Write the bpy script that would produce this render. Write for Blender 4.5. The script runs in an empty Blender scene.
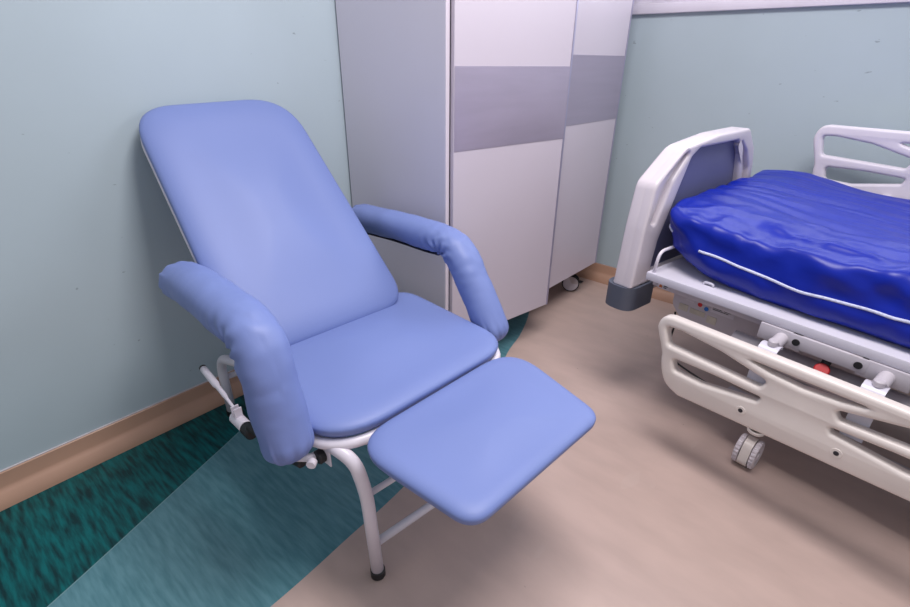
import bpy, bmesh, math
from mathutils import Vector, Matrix, noise
S = bpy.context.scene
C = S.collection
PI = math.pi
ROOM_Y = 2.6795          # back wall plane; left wall is x = 0

# ------------------------------------------------------------------ camera
cam_d = bpy.data.cameras.new('camera'); cam = bpy.data.objects.new('camera', cam_d); C.objects.link(cam)
pitch, roll, yaw = 0.45850484, 0.0112083, 0.70825629
F = Vector((-math.sin(yaw)*math.cos(pitch), math.cos(yaw)*math.cos(pitch), -math.sin(pitch)))
r0 = Vector((math.cos(yaw), math.sin(yaw), 0)); u0 = r0.cross(F)
R1 = math.cos(roll)*r0+math.sin(roll)*u0; U1 = -math.sin(roll)*r0+math.cos(roll)*u0
M = Matrix((R1, U1, -F)).transposed().to_4x4(); M.translation = Vector((1.70333784, 0, 1.2))
cam.matrix_world = M
cam_d.sensor_width = 36; cam_d.lens = 494.146/910*36; cam_d.clip_start = .02
S.camera = cam

# ------------------------------------------------------------------ world, lights, exposure
w = bpy.data.worlds.new('world'); S.world = w; w.use_nodes = True
bg = w.node_tree.nodes['Background']; bg.inputs[0].default_value = (.84, .86, .92, 1); bg.inputs[1].default_value = .42
def area(name, loc, target, sx, sy, power, col):
    d = bpy.data.lights.new(name, 'AREA'); d.shape = 'RECTANGLE'; d.size = sx; d.size_y = sy; d.energy = power; d.color = col
    o = bpy.data.objects.new(name, d); C.objects.link(o); o.location = loc
    o.rotation_euler = (Vector(target)-Vector(loc)).to_track_quat('-Z', 'Y').to_euler(); return o
area('ceiling_light', (1.5, 1.0, 2.68), (1.5, 1.0, 0), 1.3, .7, 43, (1, .94, .95))
S.view_settings.view_transform = 'Standard'; S.view_settings.look = 'None'
S.view_settings.exposure = 0.38; S.view_settings.gamma = 1; S.view_settings.use_curve_mapping = False

# ------------------------------------------------------------------ materials
def lin(r, g, b):
    f = lambda c: (c/255/12.92) if c/255 <= .04045 else ((c/255+.055)/1.055)**2.4
    return (f(r), f(g), f(b), 1)
def mat(name, col, rough=.5, metal=0, bump=0, bscale=60, var=0, vscale=6, stretch=(1, 1, 1), coat=0, col2=None, spec=.5):
    m = bpy.data.materials.new(name); m.use_nodes = True; nt = m.node_tree; N = nt.nodes; L = nt.links
    p = N['Principled BSDF']; p.inputs['Roughness'].default_value = rough; p.inputs['Metallic'].default_value = metal
    p.inputs['Coat Weight'].default_value = coat; p.inputs['Specular IOR Level'].default_value = spec
    c = lin(*col); p.inputs['Base Color'].default_value = c
    tc = N.new('ShaderNodeTexCoord'); mp = N.new('ShaderNodeMapping'); mp.inputs['Scale'].default_value = stretch
    L.new(tc.outputs['Object'], mp.inputs[0])
    if var or col2:
        n = N.new('ShaderNodeTexNoise'); n.inputs['Scale'].default_value = vscale; n.inputs['Detail'].default_value = 5; L.new(mp.outputs[0], n.inputs[0])
        r = N.new('ShaderNodeValToRGB'); r.color_ramp.elements[0].position = .35; r.color_ramp.elements[1].position = .65
        a = lin(*col2) if col2 else tuple(x*(1-var) for x in c[:3])+(1,)
        r.color_ramp.elements[0].color = a
        r.color_ramp.elements[1].color = c if col2 else tuple(min(1, x*(1+var)) for x in c[:3])+(1,)
        L.new(n.outputs[0], r.inputs[0]); L.new(r.outputs[0], p.inputs['Base Color'])
    if bump:
        n2 = N.new('ShaderNodeTexNoise'); n2.inputs['Scale'].default_value = bscale; n2.inputs['Detail'].default_value = 4; L.new(mp.outputs[0], n2.inputs[0])
        b = N.new('ShaderNodeBump'); b.inputs['Strength'].default_value = bump; b.inputs['Distance'].default_value = .004
        L.new(n2.outputs[0], b.inputs['Height']); L.new(b.outputs[0], p.inputs['Normal'])
    return m
def specks(m, col, scale, stretch, thr, amount=.7):
    """small worn marks with a shape of their own, over the base colour"""
    nt = m.node_tree; N = nt.nodes; L = nt.links; p = N['Principled BSDF']; src = p.inputs['Base Color']
    old = src.links[0].from_socket if src.links else None
    tc = N.new('ShaderNodeTexCoord'); mp = N.new('ShaderNodeMapping'); mp.inputs['Scale'].default_value = stretch; L.new(tc.outputs['Object'], mp.inputs[0])
    n = N.new('ShaderNodeTexNoise'); n.inputs['Scale'].default_value = scale; n.inputs['Detail'].default_value = 2; L.new(mp.outputs[0], n.inputs[0])
    r = N.new('ShaderNodeValToRGB'); r.color_ramp.elements[0].position = thr; r.color_ramp.elements[1].position = thr+.03
    r.color_ramp.elements[0].color = (0, 0, 0, 1); r.color_ramp.elements[1].color = (amount,)*3+(1,); L.new(n.outputs[0], r.inputs[0])
    mx = N.new('ShaderNodeMix'); mx.data_type = 'RGBA'; L.new(r.outputs[0], mx.inputs[0])
    if old: L.new(old, mx.inputs[6])
    else: mx.inputs[6].default_value = src.default_value
    mx.inputs[7].default_value = lin(*col); L.new(mx.outputs[2], src)

WALL = mat('wall_paint', (178, 193, 200), .40, bump=.05, bscale=40, var=.03, vscale=1.6)
specks(WALL, (105, 115, 125), 24, (1, 1, 2.4), .745, .55)
BASE = mat('brown_vinyl_baseboard', (186, 148, 126), .38, var=.04, vscale=5)
CAULK = mat('caulk_line', (200, 196, 200), .6, var=.1, vscale=30)
SILL = mat('white_sill', (226, 220, 232), .35, var=.03)
BEIGE = mat('beige_linoleum', (190, 167, 158), .40, var=.055, vscale=5, stretch=(1, 2.4, 1), bump=.04, bscale=20)
specks(BEIGE, (120, 100, 92), 26, (1, 1.6, 1), .76, .55)
specks(BEIGE, (202, 188, 180), 10, (1.2, .5, 1), .68, .12)
TEAL_D = mat('dark_green_linoleum', (0, 100, 102), .38, spec=.3, stretch=(1.2, 8, 1), vscale=9, col2=(0, 48, 52), bump=.03)
TEAL_M = mat('grey_teal_linoleum', (96, 142, 152), .33, stretch=(1.2, 8, 1), vscale=9, col2=(74, 122, 132), bump=.03)
SEAM = mat('floor_weld_seam', (112, 150, 156), .4, var=.05)
VINYL = mat('periwinkle_vinyl', (113, 129, 184), .50, bump=.035, bscale=220, var=.02, vscale=3, spec=.45)
VSEAM = mat('vinyl_stitch_seam', (88, 104, 176), .55, var=.06, vscale=90)
ENAMEL = mat('white_enamel_tube', (222, 216, 226), .3, var=.03, vscale=12)
RUBBER = mat('black_rubber', (22, 22, 26), .5, var=.15, vscale=30)
BOARDM = mat('black_armrest_base', (28, 28, 44), .55, var=.1)
CARC = mat('grey_laminate', (214, 209, 221), .42, var=.015, vscale=2)
DOORM = mat('lilac_white_laminate', (202, 193, 204), .32, var=.015, vscale=2)
EDGE = mat('pale_edge_band', (222, 214, 224), .35, var=.02)
DEDGE = mat('aluminium_edge_band', (176, 172, 196), .35, metal=.6, var=.05, vscale=20)
BAND = mat('brushed_metal_band', (180, 170, 188), .36, metal=.55, var=.03, vscale=30, stretch=(1, .05, 1), bump=.03, bscale=200)
PLAST = mat('white_bed_plastic', (208, 200, 207), .3, var=.02, vscale=6)
specks(PLAST, (110, 88, 84), 38, (1, 1, 1), .80, .8)
specks(PLAST, (190, 178, 186), 8, (1, 1, 1), .72, .6)
RAILM = mat('cream_side_rail_plastic', (222, 213, 208), .33, var=.03, vscale=7)
specks(RAILM, (105, 85, 78), 34, (1, 1, 1), .80, .8)
FARRAIL = mat('lilac_white_rail_plastic', (220, 214, 224), .33, var=.02, vscale=7)
GPANEL = mat('slate_grey_panel', (104, 106, 140), .42, bump=.03, bscale=150, var=.03)
BUMP = mat('charcoal_bumper', (82, 87, 102), .5, bump=.04, bscale=120, var=.06)
DECK = mat('grey_white_painted_steel', (205, 202, 214), .33, var=.03, vscale=4)
specks(DECK, (120, 74, 58), 30, (1, 1, 1), .80, .8)
UNDER = mat('grey_painted_chassis', (186, 180, 188), .42, var=.05, vscale=5)
specks(UNDER, (140, 126, 116), 9, (1, 1, 1), .66, .5)
BLUE = mat('royal_blue_mattress_cover', (8, 32, 148), .36, bump=.22, bscale=9, var=.07, vscale=4, stretch=(1, 4, 3), spec=.32)
PIPE = mat('pale_piping', (196, 200, 226), .5, bump=.5, bscale=300, var=.12, vscale=160)
RED = mat('red_plastic', (176, 28, 34), .4, var=.04)
DOTR = mat('red_sticker', (196, 34, 40), .5, var=.03)
DOTB = mat('blue_sticker', (40, 110, 190), .5, var=.03)
PAPER = mat('label_paper', (196, 192, 200), .6, var=.06, vscale=30)
INK = mat('label_ink', (40, 38, 46), .6, var=.1)
TAPE = mat('aged_tape', (186, 180, 168), .55, var=.12, vscale=25)
ORANGE = mat('orange_sticker', (190, 110, 60), .6, var=.1)
GLASS = mat('daylit_frosted_pane', (225, 230, 240), .2, var=.01)
_p = GLASS.node_tree.nodes['Principled BSDF']; _p.inputs['Emission Color'].default_value = (.88, .92, 1, 1); _p.inputs['Emission Strength'].default_value = 2.4

# ------------------------------------------------------------------ helpers
def finish(name, bm, m, parent=None, smooth=True, angle=None, off=None):
    bmesh.ops.recalc_face_normals(bm, faces=bm.faces)
    me = bpy.data.meshes.new(name); 
    if off is not None: bmesh.ops.translate(bm, verts=bm.verts, vec=-Vector(off))
    bm.to_mesh(me); bm.free()
    for mm in (m if isinstance(m, (list, tuple)) else [m]): me.materials.append(mm)
    if smooth:
        me.shade_smooth() if angle is None else me.polygons.foreach_set('use_smooth', [True]*len(me.polygons))
    o = bpy.data.objects.new(name, me); C.objects.link(o)
    if angle is not None:
        me.update()
        b2 = bmesh.new(); b2.from_mesh(me)
        for e in b2.edges:
            if len(e.link_faces) == 2 and e.calc_face_angle(0) > math.radians(angle): e.smooth = False
        b2.to_mesh(me); b2.free()
    if parent: o.parent = parent
    return o
def tag(o, label, cat, group=None):
    o['label'] = label; o['category'] = cat
    if group: o['group'] = group
    return o
def thing(name, label, cat, loc=(0, 0, 0), rz=0):
    o = bpy.data.objects.new(name, None); C.objects.link(o); o.location = loc; o.rotation_euler = (0, 0, rz); o.empty_display_size = .1
    return tag(o, label, cat)
def struct(name, bm, m, **k):
    o = finish(name, bm, m, **k); o['kind'] = 'structure'; return o
def box(bm, lo, hi, bev=0, seg=2, mi=0):
    vs = [bm.verts.new((x, y, z)) for x in (lo[0], hi[0]) for y in (lo[1], hi[1]) for z in (lo[2], hi[2])]
    fs = [bm.faces.new([vs[i] for i in q]) for q in ((0, 1, 3, 2), (4, 6, 7, 5), (0, 4, 5, 1), (2, 3, 7, 6), (0, 2, 6, 4), (1, 5, 7, 3))]
    for f in fs: f.material_index = mi
    if bev:
        es = {e for f in fs for e in f.edges}
        bmesh.ops.bevel(bm, geom=list(es), offset=bev, segments=seg, affect='EDGES', profile=.5)
def prism(bm, poly, z0, z1, mi=0):
    a = [bm.verts.new((x, y, z0)) for x, y in poly]; b = [bm.verts.new((x, y, z1)) for x, y in poly]
    n = len(poly); fs = [bm.faces.new(a[::-1]), bm.faces.new(b)]
    for i in range(n): fs.append(bm.faces.new((a[i], a[(i+1) % n], b[(i+1) % n], b[i])))
    for f in fs: f.material_index = mi
def smooth_path(pts, n=8):
    P = [Vector(p) for p in pts]; P = [2*P[0]-P[1]]+P+[2*P[-1]-P[-2]]; out = []
    for i in range(1, len(P)-2):
        for k in range(n):
            t = k/n; a, b, c, d = P[i-1:i+3]
            out.append(.5*((2*b)+(-a+c)*t+(2*a-5*b+4*c-d)*t*t+(-a+3*b-3*c+d)*t**3))
    out.append(P[-2]); return out
def tube(bm, pts, r, seg=16, cap=True, smooth=0, closed=False):
    """r: number or function of 0..1"""
    if smooth: pts = smooth_path(pts, smooth)
    P = [Vector(p) for p in pts]; n = len(P); rings = []; up = None
    for i, p in enumerate(P):
        if closed: t = (P[(i+1) % n]-P[i-1]).normalized()
        else: t = (P[min(i+1, n-1)]-P[max(i-1, 0)]).normalized()
        if up is None: up = t.orthogonal().normalized()
        up = (up-t*up.dot(t)).normalized(); s = t.cross(up)
        rr = r(i/(n-1)) if callable(r) else r
        rings.append([bm.verts.new(p+up*math.cos(2*PI*k/seg)*rr+s*math.sin(2*PI*k/seg)*rr) for k in range(seg)])
    m = n if closed else n-1
    for i in range(m):
        a, b = rings[i], rings[(i+1) % n]; sh = 0
        if closed and i == n-1:   # align the closing ring
            sh = min(range(seg), key=lambda q: (b[q].co-a[0].co).length)
        for k in range(seg): bm.faces.new((a[k], a[(k+1) % seg], b[(k+1+sh) % seg], b[(k+sh) % seg]))
    if cap and not closed: bm.faces.new(rings[0][::-1]); bm.faces.new(rings[-1])
def arcpath(pts, rad, n=6):
    """polyline with its inner corners rounded by radius rad"""
    P = [Vector(p) for p in pts]; out = [P[0]]
    for i in range(1, len(P)-1):
        a = (P[i-1]-P[i]); b = (P[i+1]-P[i]); d = min(rad, a.length*.48, b.length*.48); p0 = P[i]+a.normalized()*d; p1 = P[i]+b.normalized()*d
        for k in range(n+1):
            t = k/n; out.append((1-t)**2*p0+2*t*(1-t)*P[i]+t*t*p1)
    out.append(P[-1]); return out
def cyl(bm, c, axis, r, h, seg=24, bev=0, r2=None):
    """cylinder centred at c along axis, with chamfered rims"""
    c = Vector(c); ax = Vector(axis).normalized(); u = ax.orthogonal().normalized(); v = ax.cross(u); r2 = r if r2 is None else r2
    prof = [(r-bev, -h/2), (r, -h/2+bev), (r2, h/2-bev), (r2-bev, h/2)] if bev else [(r, -h/2), (r2, h/2)]
    rings = [[bm.verts.new(c+ax*z+u*math.cos(2*PI*k/seg)*q+v*math.sin(2*PI*k/seg)*q) for k in range(seg)] for q, z in prof]
    for a, b in zip(rings, rings[1:]):
        for k in range(seg): bm.faces.new((a[k], a[(k+1) % seg], b[(k+1) % seg], b[k]))
    bm.faces.new(rings[0][::-1]); bm.faces.new(rings[-1])
def round_poly(pts, radii, n=8, side=6):
    """outline (2D) of a polygon with rounded corners, subdivided sides; bulge through side points"""
    P = [Vector(p).to_2d() for p in pts]; N = len(P); out = []
    for i in range(N):
        p = P[i]; a = P[i-1]-p; b = P[(i+1) % N]-p; r = radii[i]
        ang = a.angle(b); d = min(r/math.tan(ang/2), a.length*.48, b.length*.48)
        p0 = p+a.normalized()*d; p1 = p+b.normalized()*d
        for k in range(n+1):
            t = k/n; q0 = p0.lerp(p, t); q1 = p.lerp(p1, t); q = q0.lerp(q1, t)
            w_ = .12*math.sin(PI*t); q = q.lerp(p, -w_*0)   # quadratic corner
            out.append(q)
        nx = P[(i+1) % N]; a2 = p-nx; c2 = P[(i+2) % N]-nx; an2 = a2.angle(c2)
        d2 = min(radii[(i+1) % N]/math.tan(an2/2), a2.length*.48, c2.length*.48); e = nx+a2.normalized()*d2
        for k in range(1, side): out.append(p1.lerp(e, k/side))
    return out
def pad(bm, outline, th, crown, frame, edge=.035, bulge=0, under=.012):
    """upholstered pad. frame = (origin, X, Y, N) ; outline in X,Y; N is the padded side; thickness th at the rim, crown in the middle"""
    o, X, Y, Nn = [Vector(v) for v in frame]
    c = sum(outline, Vector((0, 0)))/len(outline)
    hx = max(abs(p.x-c.x) for p in outline); hy = max(abs(p.y-c.y) for p in outline)
    prof = [(under, 0), (.004, .004), (0, .012), (-bulge*.6, th*.35), (-bulge, th*.6)]
    for k in range(1, 7):
        a = k/6*PI/2; prof.append((edge*(1-math.cos(a))-bulge*math.cos(a), th*.6+th*.4*math.sin(a)))
    for k in range(1, 16):
        t = k/16; prof.append((edge+t*(min(hx, hy)-edge), th))
    rings = []
    for d, z in prof:
        sx = 1-d/min(hx, hy) if d > edge else 1-d/hx; sy = 1-d/min(hx, hy) if d > edge else 1-d/hy
        if d > edge:
            t = (d-edge)/(min(hx, hy)-edge); sx = (1-edge/hx)*(1-t); sy = (1-edge/hy)*(1-t)
        tt = max(0, (d-edge)/(min(hx, hy)-edge))
        def zz(p):
            if tt <= 0: return z
            a = abs((p.x-c.x)*sx)/hx; b = abs((p.y-c.y)*sy)/hy
            return th+crown*(lambda q: q*q*(3-2*q))(min(1, tt*1.15))*(.5+.5*(1-a**2)*(1-b**2))
        rings.append([bm.verts.new(o+X*(c.x+(p.x-c.x)*sx)+Y*(c.y+(p.y-c.y)*sy)+Nn*zz(p)) for p in outline])
    n = len(outline)
    for a, b in zip(rings, rings[1:]):
        for k in range(n): bm.faces.new((a[k], a[(k+1) % n], b[(k+1) % n], b[k]))
    bm.faces.new(rings[0][::-1])
    tip = bm.verts.new(o+X*c.x+Y*c.y+Nn*(th+crown))
    for k in range(n): bm.faces.new((rings[-1][k], rings[-1][(k+1) % n], tip))
def plate(name, outer, holes, thick, bev, m, parent, M4):
    """flat moulded plate with through openings and rounded rims, as a mesh (via a filled 2D curve)"""
    cu = bpy.data.curves.new(name, 'CURVE'); cu.dimensions = '2D'; cu.fill_mode = 'BOTH'; cu.extrude = thick/2-bev; cu.bevel_depth = bev; cu.bevel_resolution = 3; cu.offset = -bev
    for poly in [outer]+holes:
        sp = cu.splines.new('POLY'); sp.points.add(len(poly)-1); sp.use_cyclic_u = True
        for q, p in zip(sp.points, poly): q.co = (p[0], p[1], 0, 1)
    tmp = bpy.data.objects.new('tmp', cu); C.objects.link(tmp)
    dg = bpy.context.evaluated_depsgraph_get(); dg.update()
    me = bpy.data.meshes.new_from_object(tmp.evaluated_get(dg)); bpy.data.objects.remove(tmp); 
    bm = bmesh.new(); bm.from_mesh(me); bmesh.ops.remove_doubles(bm, verts=bm.verts, dist=.00005); bmesh.ops.transform(bm, matrix=M4, verts=bm.verts)
    return finish(name, bm, m, parent, angle=35)
def rp(pts, r, n=5):
    rr = r if isinstance(r, (list, tuple)) else [r]*len(pts)
    return [tuple(p) for p in round_poly(pts, rr, n, 1)]

# ------------------------------------------------------------------ room shell
bm = bmesh.new(); box(bm, (-.1, -2.6, -.1), (0, ROOM_Y+.1, 2.7)); struct('wall_left', bm, WALL, smooth=False)
bm = bmesh.new(); box(bm, (0, ROOM_Y, -.1), (4.4, ROOM_Y+.1, 1.404)); struct('wall_back', bm, WALL, smooth=False)
bm = bmesh.new(); box(bm, (0, ROOM_Y, 2.35), (4.4, ROOM_Y+.1, 2.7)); box(bm, (0, ROOM_Y, 1.404), (.48, ROOM_Y+.1, 2.35)); struct('wall_back_upper', bm, WALL, smooth=False)
# window sill and window
bm = bmesh.new(); box(bm, (.42, ROOM_Y-.022, 1.404), (4.4, ROOM_Y+.1, 1.447), .004); struct('trim_1', bm, SILL, angle=30)
bm = bmesh.new()
for x in (.48, 1.7, 2.82, 3.94): box(bm, (x, ROOM_Y-.014, 1.447), (x+(.14 if x < 1 else .06), ROOM_Y+.06, 2.35), .004)
box(bm, (.58, ROOM_Y-.012, 1.447), (4.4, ROOM_Y+.06, 1.50), .004); box(bm, (.58, ROOM_Y-.012, 2.29), (4.4, ROOM_Y+.06, 2.35), .004)
win = struct('window_1', bm, SILL, angle=30)
bm = bmesh.new(); box(bm, (.6, ROOM_Y+.02, 1.48), (4.4, ROOM_Y+.03, 2.3)); finish('window_pane', bm, GLASS, win, smooth=False)
# floor: three linoleum colours laid edge to edge
def arc(ps, n=8): return [tuple(p.to_2d()) for p in smooth_path([(x, y, 0) for x, y in ps], n)]
e1 = arc([(.74, -1.0), (.62, -.48), (.476, -.072), (.369, .198), (.297, .376), (.225, .551), (.10, .82), (0, 1.03)])
e2 = arc([(.80, -1.2), (.87, -.1), (.88, .282), (.866, .538), (.853, .733), (.81, 1.05), (.735, 1.36), (.631, 1.629), (.577, 1.816), (.475, 2.043), (.30, 2.28), (0, 2.5)])
bm = bmesh.new()
def flat(poly, mi):
    vs = [bm.verts.new((x, y, 0)) for x, y in poly]; es = [bm.edges.new((vs[i], vs[(i+1) % len(vs)])) for i in range(len(vs))]
    r = bmesh.ops.triangle_fill(bm, edges=es, use_beauty=True, normal=(0, 0, 1))
    for f in r['geom']:
        if isinstance(f, bmesh.types.BMFace): f.material_index = mi
flat([(0, -2.6), (.9, -2.6)]+e1, 1)
flat([(.9, -2.6), (1.0, -2.6)]+e2+e1[::-1], 2)
flat([(1.0, -2.6), (4.4, -2.6), (4.4, ROOM_Y), (0, ROOM_Y)]+e2[::-1], 0)
for f in bm.faces:
    if f.normal.z < 0: f.normal_flip()
me = bpy.data.meshes.new('floor'); bm.to_mesh(me); bm.free()
for m_ in (BEIGE, TEAL_D, TEAL_M): me.materials.append(m_)
fl = bpy.data.objects.new('floor', me); C.objects.link(fl); fl['kind'] = 'structure'
bm = bmesh.new()
def strip(path, wd):
    L_ = []
    for i, p in enumerate(path):
        a = Vector(path[max(i-1, 0)]); b = Vector(path[min(i+1, len(path)-1)]); t = (b-a).normalized(); nn = Vector((-t.y, t.x))*wd/2; p = Vector(p)
        L_.append((bm.verts.new((p.x+nn.x, p.y+nn.y, .0006)), bm.verts.new((p.x-nn.x, p.y-nn.y, .0006))))
    for a, b in zip(L_, L_[1:]): bm.faces.new((a[0], a[1], b[1], b[0]))
strip(e1, .004)
o = finish('floor_seam', bm, SEAM, fl, smooth=False)
# cove baseboards (profile swept along each wall)
def cove(name, a, b, nrm):
    prof = [(.003, .106), (.005, .106), (.008, .103), (.009, .06), (.011, .052), (.016, .046), (.023, .036), (.030, .020), (.033, .006), (.0335, 0), (0, 0), (0, .106)]
    bm = bmesh.new(); A = Vector(a); B = Vector(b); n = Vector(nrm)
    r = [[bm.verts.new(P+n*d+Vector((0, 0, z))) for d, z in prof] for P in (A, B)]
    for k in range(len(prof)): bm.faces.new((r[0][k], r[0][(k+1) % len(prof)], r[1][(k+1) % len(prof)], r[1][k]))
    bm.faces.new(r[0]); bm.faces.new(r[1][::-1])
    o = struct(name, bm, BASE, angle=40)
    bm = bmesh.new(); tube(bm, [A+n*.003+Vector((0, 0, .108)), B+n*.003+Vector((0, 0, .108))], .0028, 8); finish('caulk_line', bm, CAULK, o)
cove('baseboard_left', (0, -2.6, 0), (0, ROOM_Y, 0), (1, 0, 0))
cove('baseboard_back', (.034, ROOM_Y, 0), (4.4, ROOM_Y, 0), (0, -1, 0))

# ------------------------------------------------------------------ wardrobe (local y along its front, x out of its front)
WR = thing('wardrobe', 'tall lilac-white two-door wardrobe on casters in the corner behind the recliner', 'wardrobe', (.553, 1.284, 0), math.radians(-1.1))
ZB, ZT, DP, WW = .17, 2.05, .545, 1.240
bm = bmesh.new(); box(bm, (-DP, 0, ZB), (-.001, .018, ZT), .0008, 1); finish('side_panel', bm, CARC, WR, angle=30)
bm = bmesh.new(); box(bm, (-.001, .0005, ZB), (.0015, .0175, ZT)); finish('edge_strip', bm, EDGE, WR, smooth=False)
bm = bmesh.new(); box(bm, (-DP, WW-.018, ZB), (0, WW, ZT), .0008, 1); finish('side_panel', bm, CARC, WR, angle=30)
bm = bmesh.new(); box(bm, (-DP, .018, ZB), (-.012, WW-.018, ZB+.02)); finish('bottom_panel', bm, CARC, WR, smooth=False)
bm = bmesh.new(); box(bm, (-DP, .018, ZT-.02), (-.012, WW-.018, ZT)); finish('top_panel', bm, CARC, WR, smooth=False)
bm = bmesh.new(); box(bm, (-DP, .018, ZB+.02), (-DP+.008, WW-.018, ZT-.02)); finish('back_panel', bm, CARC, WR, smooth=False)
bm = bmesh.new(); box(bm, (-DP+.008, .60, ZB+.02), (-.03, .616, ZT-.02)); finish('divider', bm, CARC, WR, smooth=False)
def wdoor(y0, y1, ang, b0, b1, pivot_left=True):
    """door panel: lower leaf, metal band and upper leaf between slim aluminium edges, hinged on its left edge"""
    R = Matrix.Translation((0, y0, 0)) @ Matrix.Rotation(-ang, 4, 'Z'); Wd = y1-y0; t = .019
    def piece(nm, lo, hi, m_, par, bev=.0012):
        bm = bmesh.new(); box(bm, lo, hi, bev, 1); bmesh.ops.transform(bm, matrix=R, verts=bm.verts); return finish(nm, bm, m_, par, angle=30)
    d = piece('door', (0, .002, ZB), (t, Wd-.0083, ZT), DOORM, WR)
    piece('metal_band', (t-.001, .004, b0), (t+.0014, Wd-.0085, b1), BAND, d, .0004)['label'] = 'brushed grey metal band'
    piece('door_edge', (-.0005, Wd-.0085, ZB), (t+.0022, Wd, ZT), DEDGE, d, .0006)['label'] = 'dull aluminium edge strip'
    return d
wdoor(.021, .60, math.radians(8.9), .919, 1.182)
wdoor(.618, WW-.001, 0, .945, 1.224)
def w_caster(x, y, ang):
    bm = bmesh.new(); ax = Vector((math.sin(ang), math.cos(ang), 0)); c = Vector((x, y, .05)); bw = c
    cyl(bm, (x, y, .163), (0, 0, 1), .028, .014, 20); cyl(bm, (x, y, .135), (0, 0, 1), .012, .05, 16)
    fwd = Vector((ax.y, -ax.x, 0))
    for s in (-1, 1): 
        cyl(bm, c+ax*s*.0165, ax, .050, .006, 28, .0015)
    tube(bm, [c+Vector((0, 0, .066)), c+fwd*-.028+Vector((0, 0, .052)), c+fwd*-.045+Vector((0, 0, .018))], .014, 12, smooth=4)
    k = finish('caster', bm, RUBBER, WR, angle=40)
    for s in (-1, 1):
        bm = bmesh.new(); cyl(bm, c+ax*s*.023, ax, .043, .010, 28, .003); finish('wheel_disc', bm, UNDER, k, angle=40)['label'] = 'grey wheel disc'
    bm = bmesh.new(); box(bm, (-.012, -.01, -.003), (.012, .022, .003), .002, 1)
    bmesh.ops.transform(bm, matrix=Matrix.Translation(c+fwd*.052+Vector((0, 0, .006))), verts=bm.verts); finish('brake_pedal', bm, RUBBER, k, angle=40)
w_caster(-.072, 1.145, -.47); w_caster(-.10, .09, .3); w_caster(-.44, 1.14, .2); w_caster(-.44, .09, .5)

# ------------------------------------------------------------------ recliner (world coordinates minus the thing's origin)
OX = Vector((.62, .78, 0)); PSI = math.radians(-5)
CH = thing('recliner_chair', 'periwinkle blue vinyl reclining treatment chair on white tubular legs by the left wall', 'chair', OX)
Fw = Vector((math.cos(PSI), math.sin(PSI), 0)); Lf = Vector((-math.sin(PSI), math.cos(PSI), 0)); UZ = Vector((0, 0, 1)); Z0 = Vector((0, 0, 0))
def part(name, bm, m_, parent=CH, **k): return finish(name, bm, m_, parent, off=OX, **k)
X3 = Vector((1, 0, 0)); Y3 = Vector((0, 1, 0))
# seat
so = round_poly([(.50, .505), (.985, .418), (1.022, 1.045), (.52, 1.095)], [.07, .16, .12, .09], 10, 8)
bm = bmesh.new(); pad(bm, so, .044, .018, (Vector((0, 0, .435)), X3, Y3, UZ), edge=.05, bulge=.004); part('seat', bm, VINYL)
sc_ = Vector((.76, .78))
ring = [Vector((sc_.x+(p.x-sc_.x)*1.0, sc_.y+(p.y-sc_.y)*1.0, .424)) for p in so]
bm = bmesh.new(); tube(bm, ring, .0135, 12, closed=True); part('seat_frame', bm, ENAMEL)
# footrest
fo = round_poly([(1.002, .478), (1.332, .490), (1.364, .925), (1.032, 1.035)], [.10, .055, .06, .10], 10, 8)
fo = [Vector((p.x, p.y)) for p in fo]
bm = bmesh.new(); pad(bm, fo, .038, .012, (Vector((0, 0, .428)), X3, Y3, UZ), edge=.035, bulge=.004)
fr = part('footrest', bm, VINYL)
bm = bmesh.new(); tube(bm, arcpath([(.95, .66, .40), (1.02, .655, .405), (1.25, .64, .412), (1.27, .83, .412), (1.03, .87, .405), (.95, .88, .40)], .03), .009, 10); part('footrest_support', bm, ENAMEL, fr)
# backrest
AL = math.radians(43.5); BO = Vector((.612, .757, .492)); UB = UZ*math.cos(AL)-Fw*math.sin(AL); NB = UZ*math.sin(AL)+Fw*math.cos(AL)
bo = round_poly([(-.285, .0), (.258, .0), (.205, .822), (-.276, .806)], [.08, .09, .15, .12], 10, 8)
bm = bmesh.new(); pad(bm, bo, .056, .014, (BO-NB*.054, Lf*1, UB*1, NB), edge=.085, bulge=.004)
bk = part('backrest', bm, VINYL)
bm = bmesh.new(); tube(bm, [BO-NB*.053+Lf*p.x*.985+UB*(p.y*.99+.003) for p in bo], .006, 8, closed=True); part('back_frame', bm, ENAMEL, bk)
for s in (-.17, .17):
    bm = bmesh.new(); tube(bm, arcpath([BO+Lf*s-NB*.064+UB*.50, BO+Lf*s-NB*.064+UB*.02, Vector((.54, .79, .425))+Lf*s+Fw*.02], .03), .011, 12)
    part('back_support', bm, ENAMEL, bk)
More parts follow.
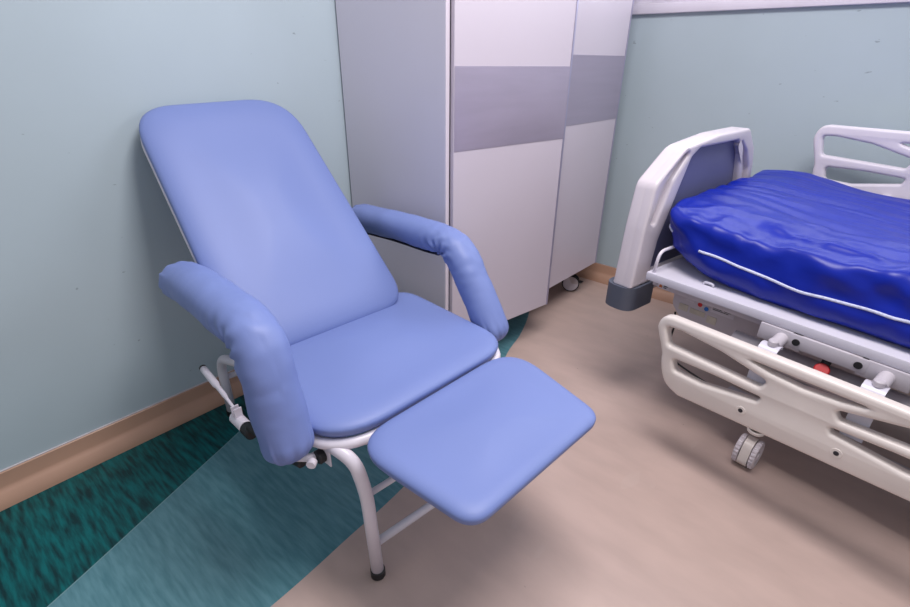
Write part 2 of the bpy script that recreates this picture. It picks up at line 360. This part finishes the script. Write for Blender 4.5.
# armrests: stuffed sausages with a bend, gathered folds at the bend and at the ends
def armrest(ctrl, Rw, Rh, seed, inner):
    path = arcpath(ctrl, .095, 24)
    P = [path[0]]; 
    # resample evenly
    L = [0]
    for a, b in zip(path, path[1:]): L.append(L[-1]+(b-a).length)
    N = 240; tot = L[-1]; Q = []; j = 0
    for i in range(N+1):
        s = tot*i/N
        while j < len(L)-2 and L[j+1] < s: j += 1
        t = (s-L[j])/max(1e-6, L[j+1]-L[j]); Q.append(path[j].lerp(path[j+1], t))
    side = (Q[0]-Q[N//2]).cross(Q[-1]-Q[N//2]).normalized()
    if side.dot(Y3) < 0: side = -side
    bend = min(range(N), key=lambda i: (Q[i]-Vector(ctrl[2])).length)
    bm = bmesh.new(); SEG = 96; rings = []
    prof = [k/7 for k in range(0, 8)]
    cap = .055
    st = []
    for i in range(N+1):
        s = tot*i/N; e = min(s, tot-s)
        f = math.sqrt(max(0, 1-(1-min(1, e/cap))**2.3)) if e < cap else 1
        st.append((Q[i], (Q[min(i+9, N)]-Q[max(i-9, 0)]).normalized(), max(f, .02), s, e))
    KB = Q[bend]; KN = (KB-Q[0].lerp(Q[-1], .45)).normalized(); KT = KN.cross(side).normalized(); KC = KB-KN*(Rh*.80)
    for i, (p, t, f, s, e) in enumerate(st):
        n = t.cross(side).normalized()
        if n.dot(Q[bend]-Q[0].lerp(Q[-1], .5)) < 0: n = -n     # n = outer side of the bend
        rg = []
        for k in range(SEG):
            a = 2*PI*k/SEG; ca, sa = math.cos(a), math.sin(a)
            x = abs(ca)**.9*math.copysign(1, ca); y = abs(sa)**.9*math.copysign(1, sa)
            db = abs(i-bend)/N*tot
            inn = (max(0, .55-ca)/1.55)**1.1                                   # inner side of the bend
            d = 0
            fold = math.exp(-(db/.048)**2)*inn
            rel = p+n*x*Rh-KC; ru, rv = rel.dot(KT), rel.dot(KN); rr_ = math.hypot(ru, rv); ph = math.atan2(rv, ru)
            g1_ = math.exp(-(rr_/.050)**2); g2_ = math.exp(-(rr_/.020)**2)
            d += -.009*g2_-.0125*g1_*(abs(math.sin(4.5*ph+seed+1.5*noise.noise(Vector((rr_*30, sa*2, seed)))))**2)*(1 if sa < 0 or ca < 0 else .3)
            d += math.exp(-(db/.04)**2)*max(0, ca)*.005         # stretched corner
            eg = math.exp(-(e/.05)**2)
            d += eg*.0048*math.sin(k*2*PI/SEG*12+seed+3*noise.noise(Vector((ca*2, sa*2, seed))))*(.4+abs(noise.noise(Vector((ca*3, sa*3, seed+5)))))
            q0 = p+n*ca*.05+side*sa*.05
            d += .0030*noise.noise(q0*14)+.0016*noise.noise(Vector((s*45, a*1.2, seed)))*(.3+math.exp(-(db/.12)**2))
            rg.append(bm.verts.new(p+n*x*(Rh*f+d*f)+side*y*(Rw*f+d*f)))
        rings.append(rg)
    for a, b in zip(rings, rings[1:]):
        for k in range(SEG): bm.faces.new((a[k], a[(k+1) % SEG], b[(k+1) % SEG], b[k]))
    bm.faces.new(rings[0][::-1]); bm.faces.new(rings[-1])
    o = part('armrest', bm, VINYL)
    # black underboard along the inner side
    bm = bmesh.new(); pr = None
    for i in range(16, bend-12):
        p, t, f, s, e = st[i]; n = t.cross(side).normalized()
        if n.dot(Q[bend]-Q[0].lerp(Q[-1], .5)) < 0: n = -n
        db = abs(i-bend)/N*tot; c = p-n*(Rh-.001-.011*math.exp(-(db/.075)**2))
        r = [bm.verts.new(c+side*a_*.026-n*b_*.004) for a_, b_ in ((-1, 0), (1, 0), (1, 1), (-1, 1))]
        if pr:
            for k in range(4): bm.faces.new((pr[k], pr[(k+1) % 4], r[(k+1) % 4], r[k]))
        else: bm.faces.new(r)
        pr = r
    bm.faces.new(pr); part('armrest_base', bm, BOARDM, o, smooth=False)['label'] = 'black board under the armrest'
    return o, Q
a1, q1 = armrest([(.330, .444, .662), (.54, .428, .692), (.832, .402, .690), (.903, .392, .408)], .057, .050, 1.3, 1)
a1['label'] = 'near armrest, by the recline lever'
a2, q2 = armrest([(.175, 1.172, .648), (.45, 1.160, .668), (.740, 1.135, .674), (.928, 1.116, .400)], .055, .049, 4.1, 1)
a2['label'] = 'far armrest, by the wardrobe'
# legs
def leg(pts, rad, foot, brk=.016):
    bm = bmesh.new(); tube(bm, arcpath(pts, rad, 8), brk, 18); l = part('leg', bm, ENAMEL)
    f = Vector(foot); bm = bmesh.new(); cyl(bm, f+UZ*.013, UZ, .019, .026, 22, .003); part('rubber_foot', bm, RUBBER, l, angle=40)
    return l
leg([(.935, .470, .420), (.995, .488, .395), (1.012, .500, .30), (1.014, .511, .014)], .06, (1.014, .511, 0))
leg([(1.0, .98, .425), (1.045, 1.04, .37), (1.075, 1.03, .014)], .07, (1.075, 1.03, 0))
leg([(.53, .60, .415), (.34, .555, .335), (.145, .568, .27), (.118, .579, .014)], .08, (.118, .579, 0))
leg([(.55, 1.02, .415), (.36, 1.07, .335), (.20, 1.07, .27), (.165, 1.075, .014)], .08, (.165, 1.075, 0))
for a, b, r in (((1.0, .512, .10), (1.068, 1.03, .10), .011), ((.994, .50, .27), (1.055, 1.035, .27), .008), ((.126, .58, .17), (.172, 1.07, .17), .010)):
    bm = bmesh.new(); tube(bm, [a, b], r, 14); part('crossbar', bm, ENAMEL)
# armrest brackets, hubs and the recline lever
def bracket(cx, cy, s, lever):
    """angle plate welded under the seat frame, black washer, white pivot bolt; s = outward y direction"""
    bm = bmesh.new(); box(bm, (cx-.024, min(cy, cy+s*-.055), .404), (cx+.024, max(cy, cy-s*.055), .409), .001, 1); box(bm, (cx-.024, min(cy, cy+s*.004), .362), (cx+.024, max(cy, cy+s*.004), .409), .001, 1)
    b = part('armrest_bracket', bm, ENAMEL, angle=30)
    bm = bmesh.new(); cyl(bm, (cx-.002, cy+s*.012, .385), (0, 1, 0), .017, .018, 22, .003); part('washer', bm, RUBBER, b, angle=40)
    return b
b1 = bracket(.918, .464, -1, True)
bm = bmesh.new(); tube(bm, arcpath([(.905, .455, .385), (.905, .436, .385), (.872, .418, .378)], .01), .0095, 14); cyl(bm, (.918, .428, .383), (.6, -.8, 0), .0115, .016, 14, .002); part('pivot_bolt', bm, ENAMEL, b1, angle=40)
bm = bmesh.new(); cyl(bm, (.868, .425, .362), (1, .2, 0), .015, .030, 18, .004); part('pivot_sleeve', bm, RUBBER, b1, angle=40)
b2 = bracket(.93, 1.060, 1, False)
bm = bmesh.new(); tube(bm, [(.93, 1.07, .385), (.925, 1.11, .385)], .0095, 14); part('pivot_bolt', bm, ENAMEL, b2, angle=40)
bm = bmesh.new(); tube(bm, [(.70, .400, .385), (.86, .412, .382)], .012, 16); part('pivot_rod', bm, RUBBER)
bm = bmesh.new(); cyl(bm, (.625, .408, .352), (1, -.06, .06), .0165, .062, 20, .002); cyl(bm, (.592, .410, .350), (1, -.06, .06), .0115, .014, 16, .002)
box(bm, (.607, .398, .366), (.611, .418, .394)); box(bm, (.622, .398, .366), (.626, .418, .394)); part('lever_sleeve', bm, ENAMEL, angle=40)
bm = bmesh.new(); cyl(bm, (.682, .403, .358), (1, -.06, .06), .0175, .040, 20, .004); part('sleeve_cap', bm, RUBBER, angle=40)
bm = bmesh.new(); tube(bm, [(.617, .408, .378), (.56, .413, .389), (.515, .417, .395), (.47, .421, .399), (.398, .428, .404)], lambda t: .0042 if t < .3 else (.0065 if t < .6 else .0098), 16, smooth=3)
lv = part('recline_lever', bm, ENAMEL); bm = bmesh.new(); cyl(bm, (.394, .4285, .4045), (-1, .09, .07), .0100, .010, 18, .002); part('grip_plug', bm, RUBBER, lv, angle=40)

# ------------------------------------------------------------------ hospital bed (local x along the bed, y towards the back wall)
BO_ = Vector((1.19141878, 1.5822983, 0)); BR = math.radians(-10.8053)
BD = thing('hospital_bed', 'white wheeled hospital bed with slatted plastic side rails against the back wall', 'bed', BO_, BR)
UX = 2.05; W_ = .88; ZD = .57
def bp(name, bm, m_, parent=BD, **k): return finish(name, bm, m_, parent, **k)
# mattress platform
bm = bmesh.new(); box(bm, (0, 0, ZD-.028), (UX, W_, ZD), .003, 2); dk = bp('platform', bm, DECK, angle=40)
for x, y in ((.185, .052), (1.2, .03)):
    bm = bmesh.new(); tube(bm, [(x-.014, y, ZD+.001), (x-.012, y, ZD+.008), (x+.012, y, ZD+.008), (x+.014, y, ZD+.001)], .004, 8, smooth=3); bp('strap_loop', bm, DECK, dk)
bm = bmesh.new(); tube(bm, arcpath([(.018, .014, ZD), (.022, .022, ZD+.072), (.022, .20, ZD+.072), (.022, .70, ZD+.072), (.022, .858, ZD+.072), (.018, .866, ZD)], .028, 8), .0055, 14)
bp('mattress_retainer', bm, ENAMEL)
# footboard at the left end
def board_pt(v): return v
outer = rp([(.0, .487), (.018, .70), (.040, .845), (.185, .948), (.40, .974), (.635, .980), (.712, .905), (.742, .84), (.770, .70), (.795, .487)], [.004, .5, .05, .12, .4, .035, .04, .1, .5, .004], 6)
hole = rp([(.105, .53), (.120, .64), (.234, .912), (.280, .938), (.560, .942), (.600, .905), (.676, .68), (.690, .53)], [.02, .05, .03, .03, .02, .03, .05, .02], 4)
g1 = rp([(.052, .715), (.078, .700), (.140, .845), (.214, .925), (.196, .938), (.130, .892), (.078, .825)], [.012, .014, .05, .015, .012, .05, .05], 5)
g2 = [(.785-x, y) for x, y in g1][::-1]
MB = Matrix(((0, 0, 1, 0), (1, 0, 0, 0), (0, 1, 0, 0), (0, 0, 0, 1)))   # curve x->y, y->z, thickness->x
fb = plate('footboard', outer, [hole, g1, g2], .042, .010, PLAST, BD, Matrix.Translation((-.066, 0, 0)) @ MB)
fb['label'] = 'white moulded footboard with grey inset panel'
ob = plate('outer_shell', outer, [hole], .050, .010, PLAST, fb, Matrix.Translation((-.096, 0, 0)) @ MB)
for gg in (g1, g2):
    bm = bmesh.new()
    a = [bm.verts.new((-.064, x, z)) for x, z in gg]; b = [bm.verts.new((-.070, x, z)) for x, z in gg]; bm.faces.new(a); bm.faces.new(b[::-1])
    for i in range(len(gg)): bm.faces.new((a[i], a[(i+1) % len(gg)], b[(i+1) % len(gg)], b[i]))
    bp('groove_back', bm, PLAST, fb, smooth=False)
bm = bmesh.new(); prism(bm, [(x, y) for x, y in hole], -.006, .006); bmesh.ops.transform(bm, matrix=Matrix.Translation((-.074, 0, 0)) @ MB, verts=bm.verts)
bp('inset_panel', bm, GPANEL, fb, smooth=False)['label'] = 'slate grey inset panel'
for v0, v1 in ((-.010, .155), (.645, .805)):
    bm = bmesh.new(); pts = rp([(-.150, v0), (-.036, v0), (-.036, v1), (-.150, v1)], [.05, .05, .03, .03], 8)
    prism(bm, pts[::-1], .400, .487); bmesh.ops.bevel(bm, geom=[e for e in bm.edges if abs(e.verts[0].co.z-e.verts[1].co.z) < 1e-5 and len(e.link_faces) == 2 and e.calc_face_angle(0) > 1], offset=.005, segments=2, affect='EDGES')
    bp('corner_bumper', bm, BUMP, fb, angle=40)['label'] = 'charcoal rubber corner bumper'
bm = bmesh.new(); box(bm, (-.036, .25, .46), (.10, .31, .50), .004); box(bm, (-.036, .57, .46), (.10, .63, .50), .004); box(bm, (-.085, .15, .445), (-.05, .65, .492), .004); bp('board_bracket', bm, UNDER, angle=40)
# head end board (outside the frame to the right)
# chassis under the platform
bm = bmesh.new(); box(bm, (-.012, .075, .497), (.17, .80, .541), .004); box(bm, (.02, .06, .50), (UX-.02, .10, .541), .004); box(bm, (.02, .78, .50), (UX-.02, .82, .541), .004); bp('chassis', bm, UNDER, angle=40)
hs = rp([(.055, .541), (.055, .440), (.085, .405), (.30, .352), (.62, .345), (.62, .541)], [.003, .03, .03, .04, .02, .003], 5)
bm = bmesh.new(); prism(bm, hs, -.03, .03); bmesh.ops.transform(bm, matrix=Matrix(((1, 0, 0, 0), (0, 0, 1, .145), (0, 1, 0, 0), (0, 0, 0, 1))), verts=bm.verts)
hz = bp('motor_housing', bm, UNDER, angle=40)
def sticker(name, uv, mt, par, vface, label=None):
    bm = bmesh.new(); box(bm, (uv[0], vface-.0012, uv[1]), (uv[2], vface+.0004, uv[3])); o = bp(name, bm, mt, par, smooth=False)
    if label: o['label'] = label
    return o
VF = .115
for (u, z, mt, lb) in ((.149, .470, DOTR, 'round red sticker'), (.172, .463, DOTB, 'round blue sticker')):
    bm = bmesh.new(); cyl(bm, (u, VF-.0005, z), (0, 1, 0), .0075, .0015, 20); bp('round_sticker', bm, mt, hz, smooth=False)['label'] = lb
sticker('type_label', (.100, .468, .130, .488), PAPER, hz, VF, 'pale type label')
pl_ = sticker('printed_label', (.186, .460, .262, .486), PAPER, hz, VF, 'printed label with black text lines')
bm = bmesh.new()
for x, e_, zz in ((.192, .231, .4815), (.236, .257, .4815), (.192, .222, .4765), (.228, .250, .4765), (.192, .243, .4715)): box(bm, (x, VF-.0022, zz-.0009), (e_, VF-.001, zz+.0009))
bp('label_text', bm, INK, pl_, smooth=False)
for (u0, z0, u1, z1) in ((.080, .428, .112, .452), (.180, .418, .212, .444), (.120, .430, .172, .448)): sticker('tape_patch', (u0, z0, u1, z1), TAPE, hz, VF, 'patch of aged tape')
el = sticker('warning_label', (.018, .5035, .060, .5295), PAPER, BD, .0598, 'small warning label with orange triangle')
bm = bmesh.new(); a = [bm.verts.new((x, .0575, z)) for x, z in ((.022, .507), (.036, .507), (.029, .525))]; bm.faces.new(a); bp('warning_triangle', bm, ORANGE, el, smooth=False)
bm = bmesh.new(); box(bm, (.040, .0574, .520), (.056, .0582, .523)); box(bm, (.040, .0574, .514), (.054, .0582, .517)); box(bm, (.040, .0574, .508), (.050, .0582, .511)); bp('label_text', bm, INK, el, smooth=False)
# rail arms, control strip
bm = bmesh.new(); box(bm, (.452, -.006, .498), (.632, .06, .541), .005); cs = bp('control_strip', bm, UNDER, angle=40)
for u in (.470, .612):
    bm = bmesh.new(); cyl(bm, (u, -.0065, .519), (0, 1, 0), .0095, .004, 20); bp('socket', bm, RUBBER, cs, smooth=False)['label'] = 'black round socket'
bm = bmesh.new(); tube(bm, arcpath([(.545, .03, .505), (.545, .028, .49), (.545, .01, .478)], .01), .011, 14); cr = bp('cpr_handle_stem', bm, RUBBER)
bm = bmesh.new(); cyl(bm, (.545, -.003, .468), (-.1, .75, -.65), .0185, .012, 26, .003); bp('red_knob', bm, RED, cr, angle=40)['label'] = 'round red release knob'
def rail_arm(u, yf, sgn, ztop, par=BD):
    """block under the platform, stub axle and curved clamp down to the rail; sgn -1 = near side"""
    Y = lambda d: yf+sgn*d
    b3 = lambda bm, x0, x1, d0, d1, z0, z1, bv=.003: box(bm, (x0, min(Y(d0), Y(d1)), z0), (x1, max(Y(d0), Y(d1)), z1), bv)
    bm = bmesh.new(); b3(bm, u-.055, u+.055, -.05, .004, .492, .541); bl = bp('arm_block', bm, UNDER, par, angle=40)
    bm = bmesh.new(); tube(bm, [(u+.006, Y(.0), .515), (u+.004, Y(.045), .506)], .017, 20); cyl(bm, (u+.003, Y(.05), .515), (0, 0, 1), .013, .018, 18, .003); bp('stub_axle', bm, UNDER, bl, angle=40)
    bm = bmesh.new(); prof = arcpath([(0, Y(.030), .527 if 0 else .500), (0, Y(.052), .507), (0, Y(.072), .495), (0, Y(.076), .45), (0, Y(.076), .36)], .015, 5); pr = None
    for i, p in enumerate(prof):
        t = (prof[min(i+1, len(prof)-1)]-prof[max(i-1, 0)]).normalized(); n = Vector((1, 0, 0)).cross(t)*.004
        r = [bm.verts.new(p+Vector((u+a_, 0, 0))+n*b_) for a_, b_ in ((-.024, -1), (.024, -1), (.024, 1), (-.024, 1))]
        if pr: [bm.faces.new((pr[k], pr[(k+1) % 4], r[(k+1) % 4], r[k])) for k in range(4)]
        else: bm.faces.new(r)
        pr = r
    bm.faces.new(pr); bp('rail_clamp', bm, DECK, bl, angle=40)
    return bl
rail_arm(.428, 0, -1, .5); rail_arm(.665, 0, -1, .5)
bm = bmesh.new(); tube(bm, [(.30, .045, .435), (1.6, .045, .435)], .028, 20); bp('lift_tube', bm, UNDER)
# side rails
RC = .541
def rail(kz, base, ztop, Lx, ycen, m_, label, uc):
    f = lambda pts: [(x-RC+uc, ztop+(z-.503)*kz*(1-Lx*max(0, x-.24))) for x, z in pts]   # Lx: slight taper towards the far end
    mir = lambda pts: [(2*RC-x, z) for x, z in pts][::-1]
    half = [(.241, .250), (.200, .268), (.176, .300), (.163, .345), (.160, .372), (.150, .40), (.132, .445), (.130, .462), (.136, .482), (.150, .497), (.172, .503)]
    out = [(x, z) for x, z in half]; out = [tuple(p.to_2d()) for p in smooth_path([(x, z, 0) for x, z in out], 3)]
    outer = [(RC, .250)]+out+mir(out)
    A = rp([(.176, .407), (.158, .467), (.205, .469), (.325, .457), (.462, .424), (.448, .396)], [.016, .012, .02, .1, .014, .012], 6)
    B = rp([(.212, .330), (.200, .370), (.330, .372), (.460, .366), (.452, .349), (.30, .326)], [.014, .012, .1, .010, .008, .06], 6)
    Cc = rp([(.398, .468), (.684, .468), (.62, .4525), (.541, .446), (.462, .4525)], [.003, .003, .05, .08, .05], 4)
    r = plate('side_rail', f(outer), [f(A), f(B), f(mir(A)), f(mir(B)), f(Cc)], .036, .011, m_, BD, Matrix(((1, 0, 0, 0), (0, 0, -1, ycen), (0, 1, 0, 0), (0, 0, 0, 1))))
    r['label'] = label
    s = -1 if ycen < .4 else 1
    # backing of the lens-shaped recess
    bm = bmesh.new(); g = f(rp([(.385, .452), (.385, .470), (.697, .470), (.697, .452), (.62, .444), (.541, .438), (.462, .444)], .003, 2))
    g = f([(.40, .44), (.40, .469), (.49, .469), (.47, .455), (.47, .44)]); 
    bm.free()
    for u in (.424, .656):
        p = f([(u, .301)])[0]; bm = bmesh.new(); cyl(bm, (p[0], ycen-.0185, p[1]), (0, 1, 0), .013, .002, 22, .0006); cap_ = bp('bolt_cap', bm, m_, r, angle=30)
        bm = bmesh.new(); cyl(bm, (p[0], ycen-.0197, p[1]), (0, 1, 0), .0062, .0012, 18); bp('bolt_hole', bm, INK if s < 0 else m_, cap_, smooth=False)
    return r
rail(1.0, 0, .503, .24, -.092, RAILM, 'cream side rail folded down on the near side', RC)
rail(1.18, 0, .985, 0, W_+.105, FARRAIL, 'lilac-white side rail raised beside the back wall', RC-.066)
for u in (.362, .60):
    bm = bmesh.new(); tube(bm, arcpath([(u, .80, .52), (u, W_+.06, .50), (u, W_+.075, .56), (u, W_+.08, .76)], .04), .013, 14); bp('far_rail_arm', bm, ENAMEL)
# base frame, columns, casters
bm = bmesh.new(); box(bm, (.30, .09, .165), (1.95, .15, .215), .006); box(bm, (.30, .73, .165), (1.95, .79, .215), .006); box(bm, (.42, .15, .17), (.48, .73, .21), .004); box(bm, (1.7, .15, .17), (1.76, .73, .21), .004); bp('base_frame', bm, UNDER, angle=40)
for u in (.80, 1.50):
    bm = bmesh.new(); box(bm, (u, .34, .20), (u+.20, .54, .50), .012); box(bm, (u+.02, .36, .40), (u+.18, .52, .542), .006); bp('lift_column', bm, DECK, angle=40)
bm = bmesh.new(); tube(bm, smooth_path([(.07, .12, .41), (.082, .11, .36), (.085, .10, .31), (.11, .09, .25), (.20, .11, .21), (.31, .12, .19)], 8), .0035, 8); bp('power_cable', bm, RUBBER)
def bed_caster(u, v, rot):
    z = .052; r = .050; R = Matrix.Translation((u, v, 0)) @ Matrix.Rotation(rot, 4, 'Z')
    bm = bmesh.new(); ax = Vector((1, 0, 0))
    prof = rp([(-.048, z-.024), (-.030, z+.040), (.018, z+.056), (.026, z+.018), (.013, z-.038), (-.026, z-.047)], [.02, .03, .03, .03, .02, .02], 4)
    a = [bm.verts.new((-.014, y, q)) for y, q in prof]; b = [bm.verts.new((.014, y, q)) for y, q in prof]; n = len(prof)
    bm.faces.new(a); bm.faces.new(b[::-1]); [bm.faces.new((a[i], a[(i+1) % n], b[(i+1) % n], b[i])) for i in range(n)]
    cyl(bm, (0, .01, z+.078), (0, 0, 1), .026, .012, 24, .003)
    bmesh.ops.transform(bm, matrix=R, verts=bm.verts); body = bp('caster', bm, RAILM, angle=40)
    for s in (-1, 1):
        bm = bmesh.new(); seg = 96; rings = []
        for x, rr, te in ((.0, r*.80, 0), (.0, r*.93, 0), (.003, r, 1), (.014, r, 1), (.018, r*.93, 0), (.019, r*.62, 0), (.015, r*.58, 0), (.015, r*.25, 0), (.021, r*.22, 0)):
            rings.append([bm.verts.new((s*(.0165+x*.85), (rr-(.003 if te and (k//2) % 2 else 0))*math.cos(2*PI*k/seg), z-.002+(rr-(.003 if te and (k//2) % 2 else 0))*math.sin(2*PI*k/seg))) for k in range(seg)])
        for p, q in zip(rings, rings[1:]): [bm.faces.new((p[k], p[(k+1) % seg], q[(k+1) % seg], q[k])) for k in range(seg)]
        bm.faces.new(rings[0]); bm.faces.new(rings[-1])
        bmesh.ops.transform(bm, matrix=R, verts=bm.verts); bp('wheel', bm, PLAST, body, angle=35)
    bm = bmesh.new(); cyl(bm, (0, .01, z+.097), (0, 0, 1), .023, .026, 26, .006); bmesh.ops.transform(bm, matrix=R, verts=bm.verts); bp('swivel_collar', bm, RUBBER, body, angle=40)
    bm = bmesh.new(); cyl(bm, (0, .01, z+.128), (0, 0, 1), .018, .044, 22, .002); bmesh.ops.transform(bm, matrix=R, verts=bm.verts); bp('stem', bm, DECK, body, angle=40)
bed_caster(.428, .085, math.radians(3)); bed_caster(.418, .76, .5); bed_caster(1.82, .11, .3); bed_caster(1.82, .76, -.4)

# ------------------------------------------------------------------ mattress in its blue cover
def mattress():
    root = thing('mattress', 'royal blue wipe-clean mattress with pale piping lying on the hospital bed', 'mattress', BO_, BR)
    x0, x1, y0, y1 = -.034, 2.0, .045, .865; cx, cy, hx, hy = (x0+x1)/2, (y0+y1)/2, (x1-x0)/2, (y1-y0)/2
    NA, NB_ = 230, 130; k0 = .80; bm = bmesh.new(); V = {}
    def outline(a, b, r, rc, ins):
        """square perimeter point (max(|a|,|b|)=1) to a rounded rectangle; rc = radius at the near left corner"""
        HX, HY = hx-ins, hy-ins; x, y = a*HX, b*HY; rad = rc if (a < 0 and b < 0) else r
        ix, iy = HX-rad, HY-rad
        if abs(x) > ix and abs(y) > iy:
            dx, dy = abs(x)-ix, abs(y)-iy; ang = math.atan2(dy, dx); x = math.copysign(ix+rad*math.cos(ang), x); y = math.copysign(iy+rad*math.sin(ang), y)
        return x, y
    def pos(a, b):
        k = max(abs(a), abs(b))
        if k < 1e-6: k = 1e-6
        ka, kb = a/k, b/k
        def topz(x, y):
            z = .772
            z += .055*math.exp(-((x-.05)/.24)**2)*min(1, max(0, (y-.05)/.75))**1.2
            z -= .014*math.exp(-((y-.05)/.10)**2)*min(1, max(0, x/.3))
            z += .006*math.sin(x*7+1)*math.sin(y*5)
            return z
        if k <= k0:
            t = k/k0; x, y = outline(ka, kb, .07, .10, .024); x = cx+x*t; y = cy+y*t; s = 0
            z = topz(x, y)-.010*t**6
        else:
            s = (k-k0)/(1-k0)                       # 0 top rim .. 1 bottom rim
            if s < .35: q = s/.35; ins = .024*(1-math.sin(q*PI/2)); dz = .038*(1-math.cos(q*PI/2))
            elif s < .75: q = (s-.35)/.40; ins = 0; dz = .038+q*.092
            else: q = (s-.75)/.25; ins = .055*q**2; dz = .130+q*.055
            rc = .10+.15*s; x, y = outline(ka, kb, .07, rc, ins); x += cx; y += cy; z = topz(x, y)-.010-dz
            if s > .75: z = z*(1-q**2)+(ZD+.004)*q**2
            else: z = max(z, ZD+.004)
            # lifted, rounded left corner
            cl = math.exp(-((x+.02)/.12)**2)*math.exp(-((y-.12)/.14)**2); z += cl*.045*s
        return Vector((x, y, z)), s
    def wr(p, s):
        x, y, z = p; d = 0
        # long soft creases running along the mattress
        wv = noise.noise(Vector((x*2.1, y*2.3, 1.7)))*.05
        n1 = noise.noise(Vector((x*2.2+y*.9, (y+wv)*17, z*6))); d += .0075*(1-abs(n1)*2.4)
        n2 = noise.noise(Vector((x*4.0+y*2, (y+wv)*34, z*9+4))); d += .0028*(1-abs(n2)*2)
        # bolder diagonal folds over the near edge
        e = math.exp(-((y-.06)/.16)**2); q = (x*.75+(z-.7)*1.6-y*.9)
        n3 = noise.noise(Vector((q*9, (x*.5+z*3)*2.2, 7.3))); d += e*.014*(.35-abs(n3)*1.6)
        n4 = noise.noise(Vector((x*11-z*9, z*10+x*3, 2.2))); d += e*.008*(.3-abs(n4)*1.7)
        d += .004*noise.noise(Vector((x*6, y*6, z*6)))
        return d
    G = []
    for i in range(NA+1):
        row = []
        for j in range(NB_+1):
            a = -1+2*i/NA; b = -1+2*j/NB_
            # finer towards the visible left end
            p, s = pos(a, b); row.append((p, s))
        G.append(row)
    vs = []
    for i in range(NA+1):
        row = []
        for j in range(NB_+1):
            p, s = G[i][j]
            pu = G[min(i+1, NA)][j][0]-G[max(i-1, 0)][j][0]; pv = G[i][min(j+1, NB_)][0]-G[i][max(j-1, 0)][0]
            n = pu.cross(pv); n = n.normalized() if n.length > 1e-9 else Vector((0, 0, 1))
            f = 1 if s < .8 else max(0, (1-s)/.2)
            q = p+n*wr(p, s)*f; q.z = max(q.z, ZD+.003); row.append(bm.verts.new(q))
        vs.append(row)
    for i in range(NA):
        for j in range(NB_): bm.faces.new((vs[i][j], vs[i+1][j], vs[i+1][j+1], vs[i][j+1]))
    rim = [vs[i][0] for i in range(NA+1)]+[vs[NA][j] for j in range(1, NB_+1)]+[vs[i][NB_] for i in range(NA-1, -1, -1)]+[vs[0][j] for j in range(NB_-1, 0, -1)]
    try: bm.faces.new(rim[::-1])
    except Exception: pass
    # piping follows the side at mid height; sample the displaced side
    def side_pt(a, b, s):
        k = k0+(1-k0)*s; p, s_ = pos(a*k, b*k); e = .002
        n = Vector((p.x-cx if abs(a) >= abs(b) else 0, p.y-cy if abs(b) > abs(a) else 0, 0)); n.normalize()
        return p, n
    bm.verts.ensure_lookup_table()
    jj = {}
    def row_at(s): return k0+(1-k0)*s
    path1 = []; path2 = []
    kk = row_at(.66)
    from mathutils.bvhtree import BVHTree
    tree = BVHTree.FromBMesh(bm)
    def hit(p, dirn):
        h = tree.ray_cast(Vector(p), Vector(dirn)); return h[0]
    for i in range(150):
        u = .135+(1.95-.135)*i/149; z = .672-.026*min(1, (u-.135)/.3)+.002*math.sin(u*13)
        h = hit((u, -.3, z), (0, 1, 0)); 
        if h: path1.append(h+Vector((0, .0005, 0)))
    for i in range(30):
        th = math.radians(196+34*i/29); dv = Vector((math.cos(th), math.sin(th), 0)); h = hit(Vector((.10, .19, .712-.016*i/29))+dv*.5, -dv)
        if h: path2.append(h+dv*.001)
    cov = finish('cover', bm, BLUE, root)
    bm = bmesh.new(); tube(bm, path1, .0042, 10); 
    if len(path2) > 3: tube(bm, path2, .0036, 10)
    finish('piping', bm, PIPE, root)['label'] = 'pale grey piping along the cover seam'
mattress()
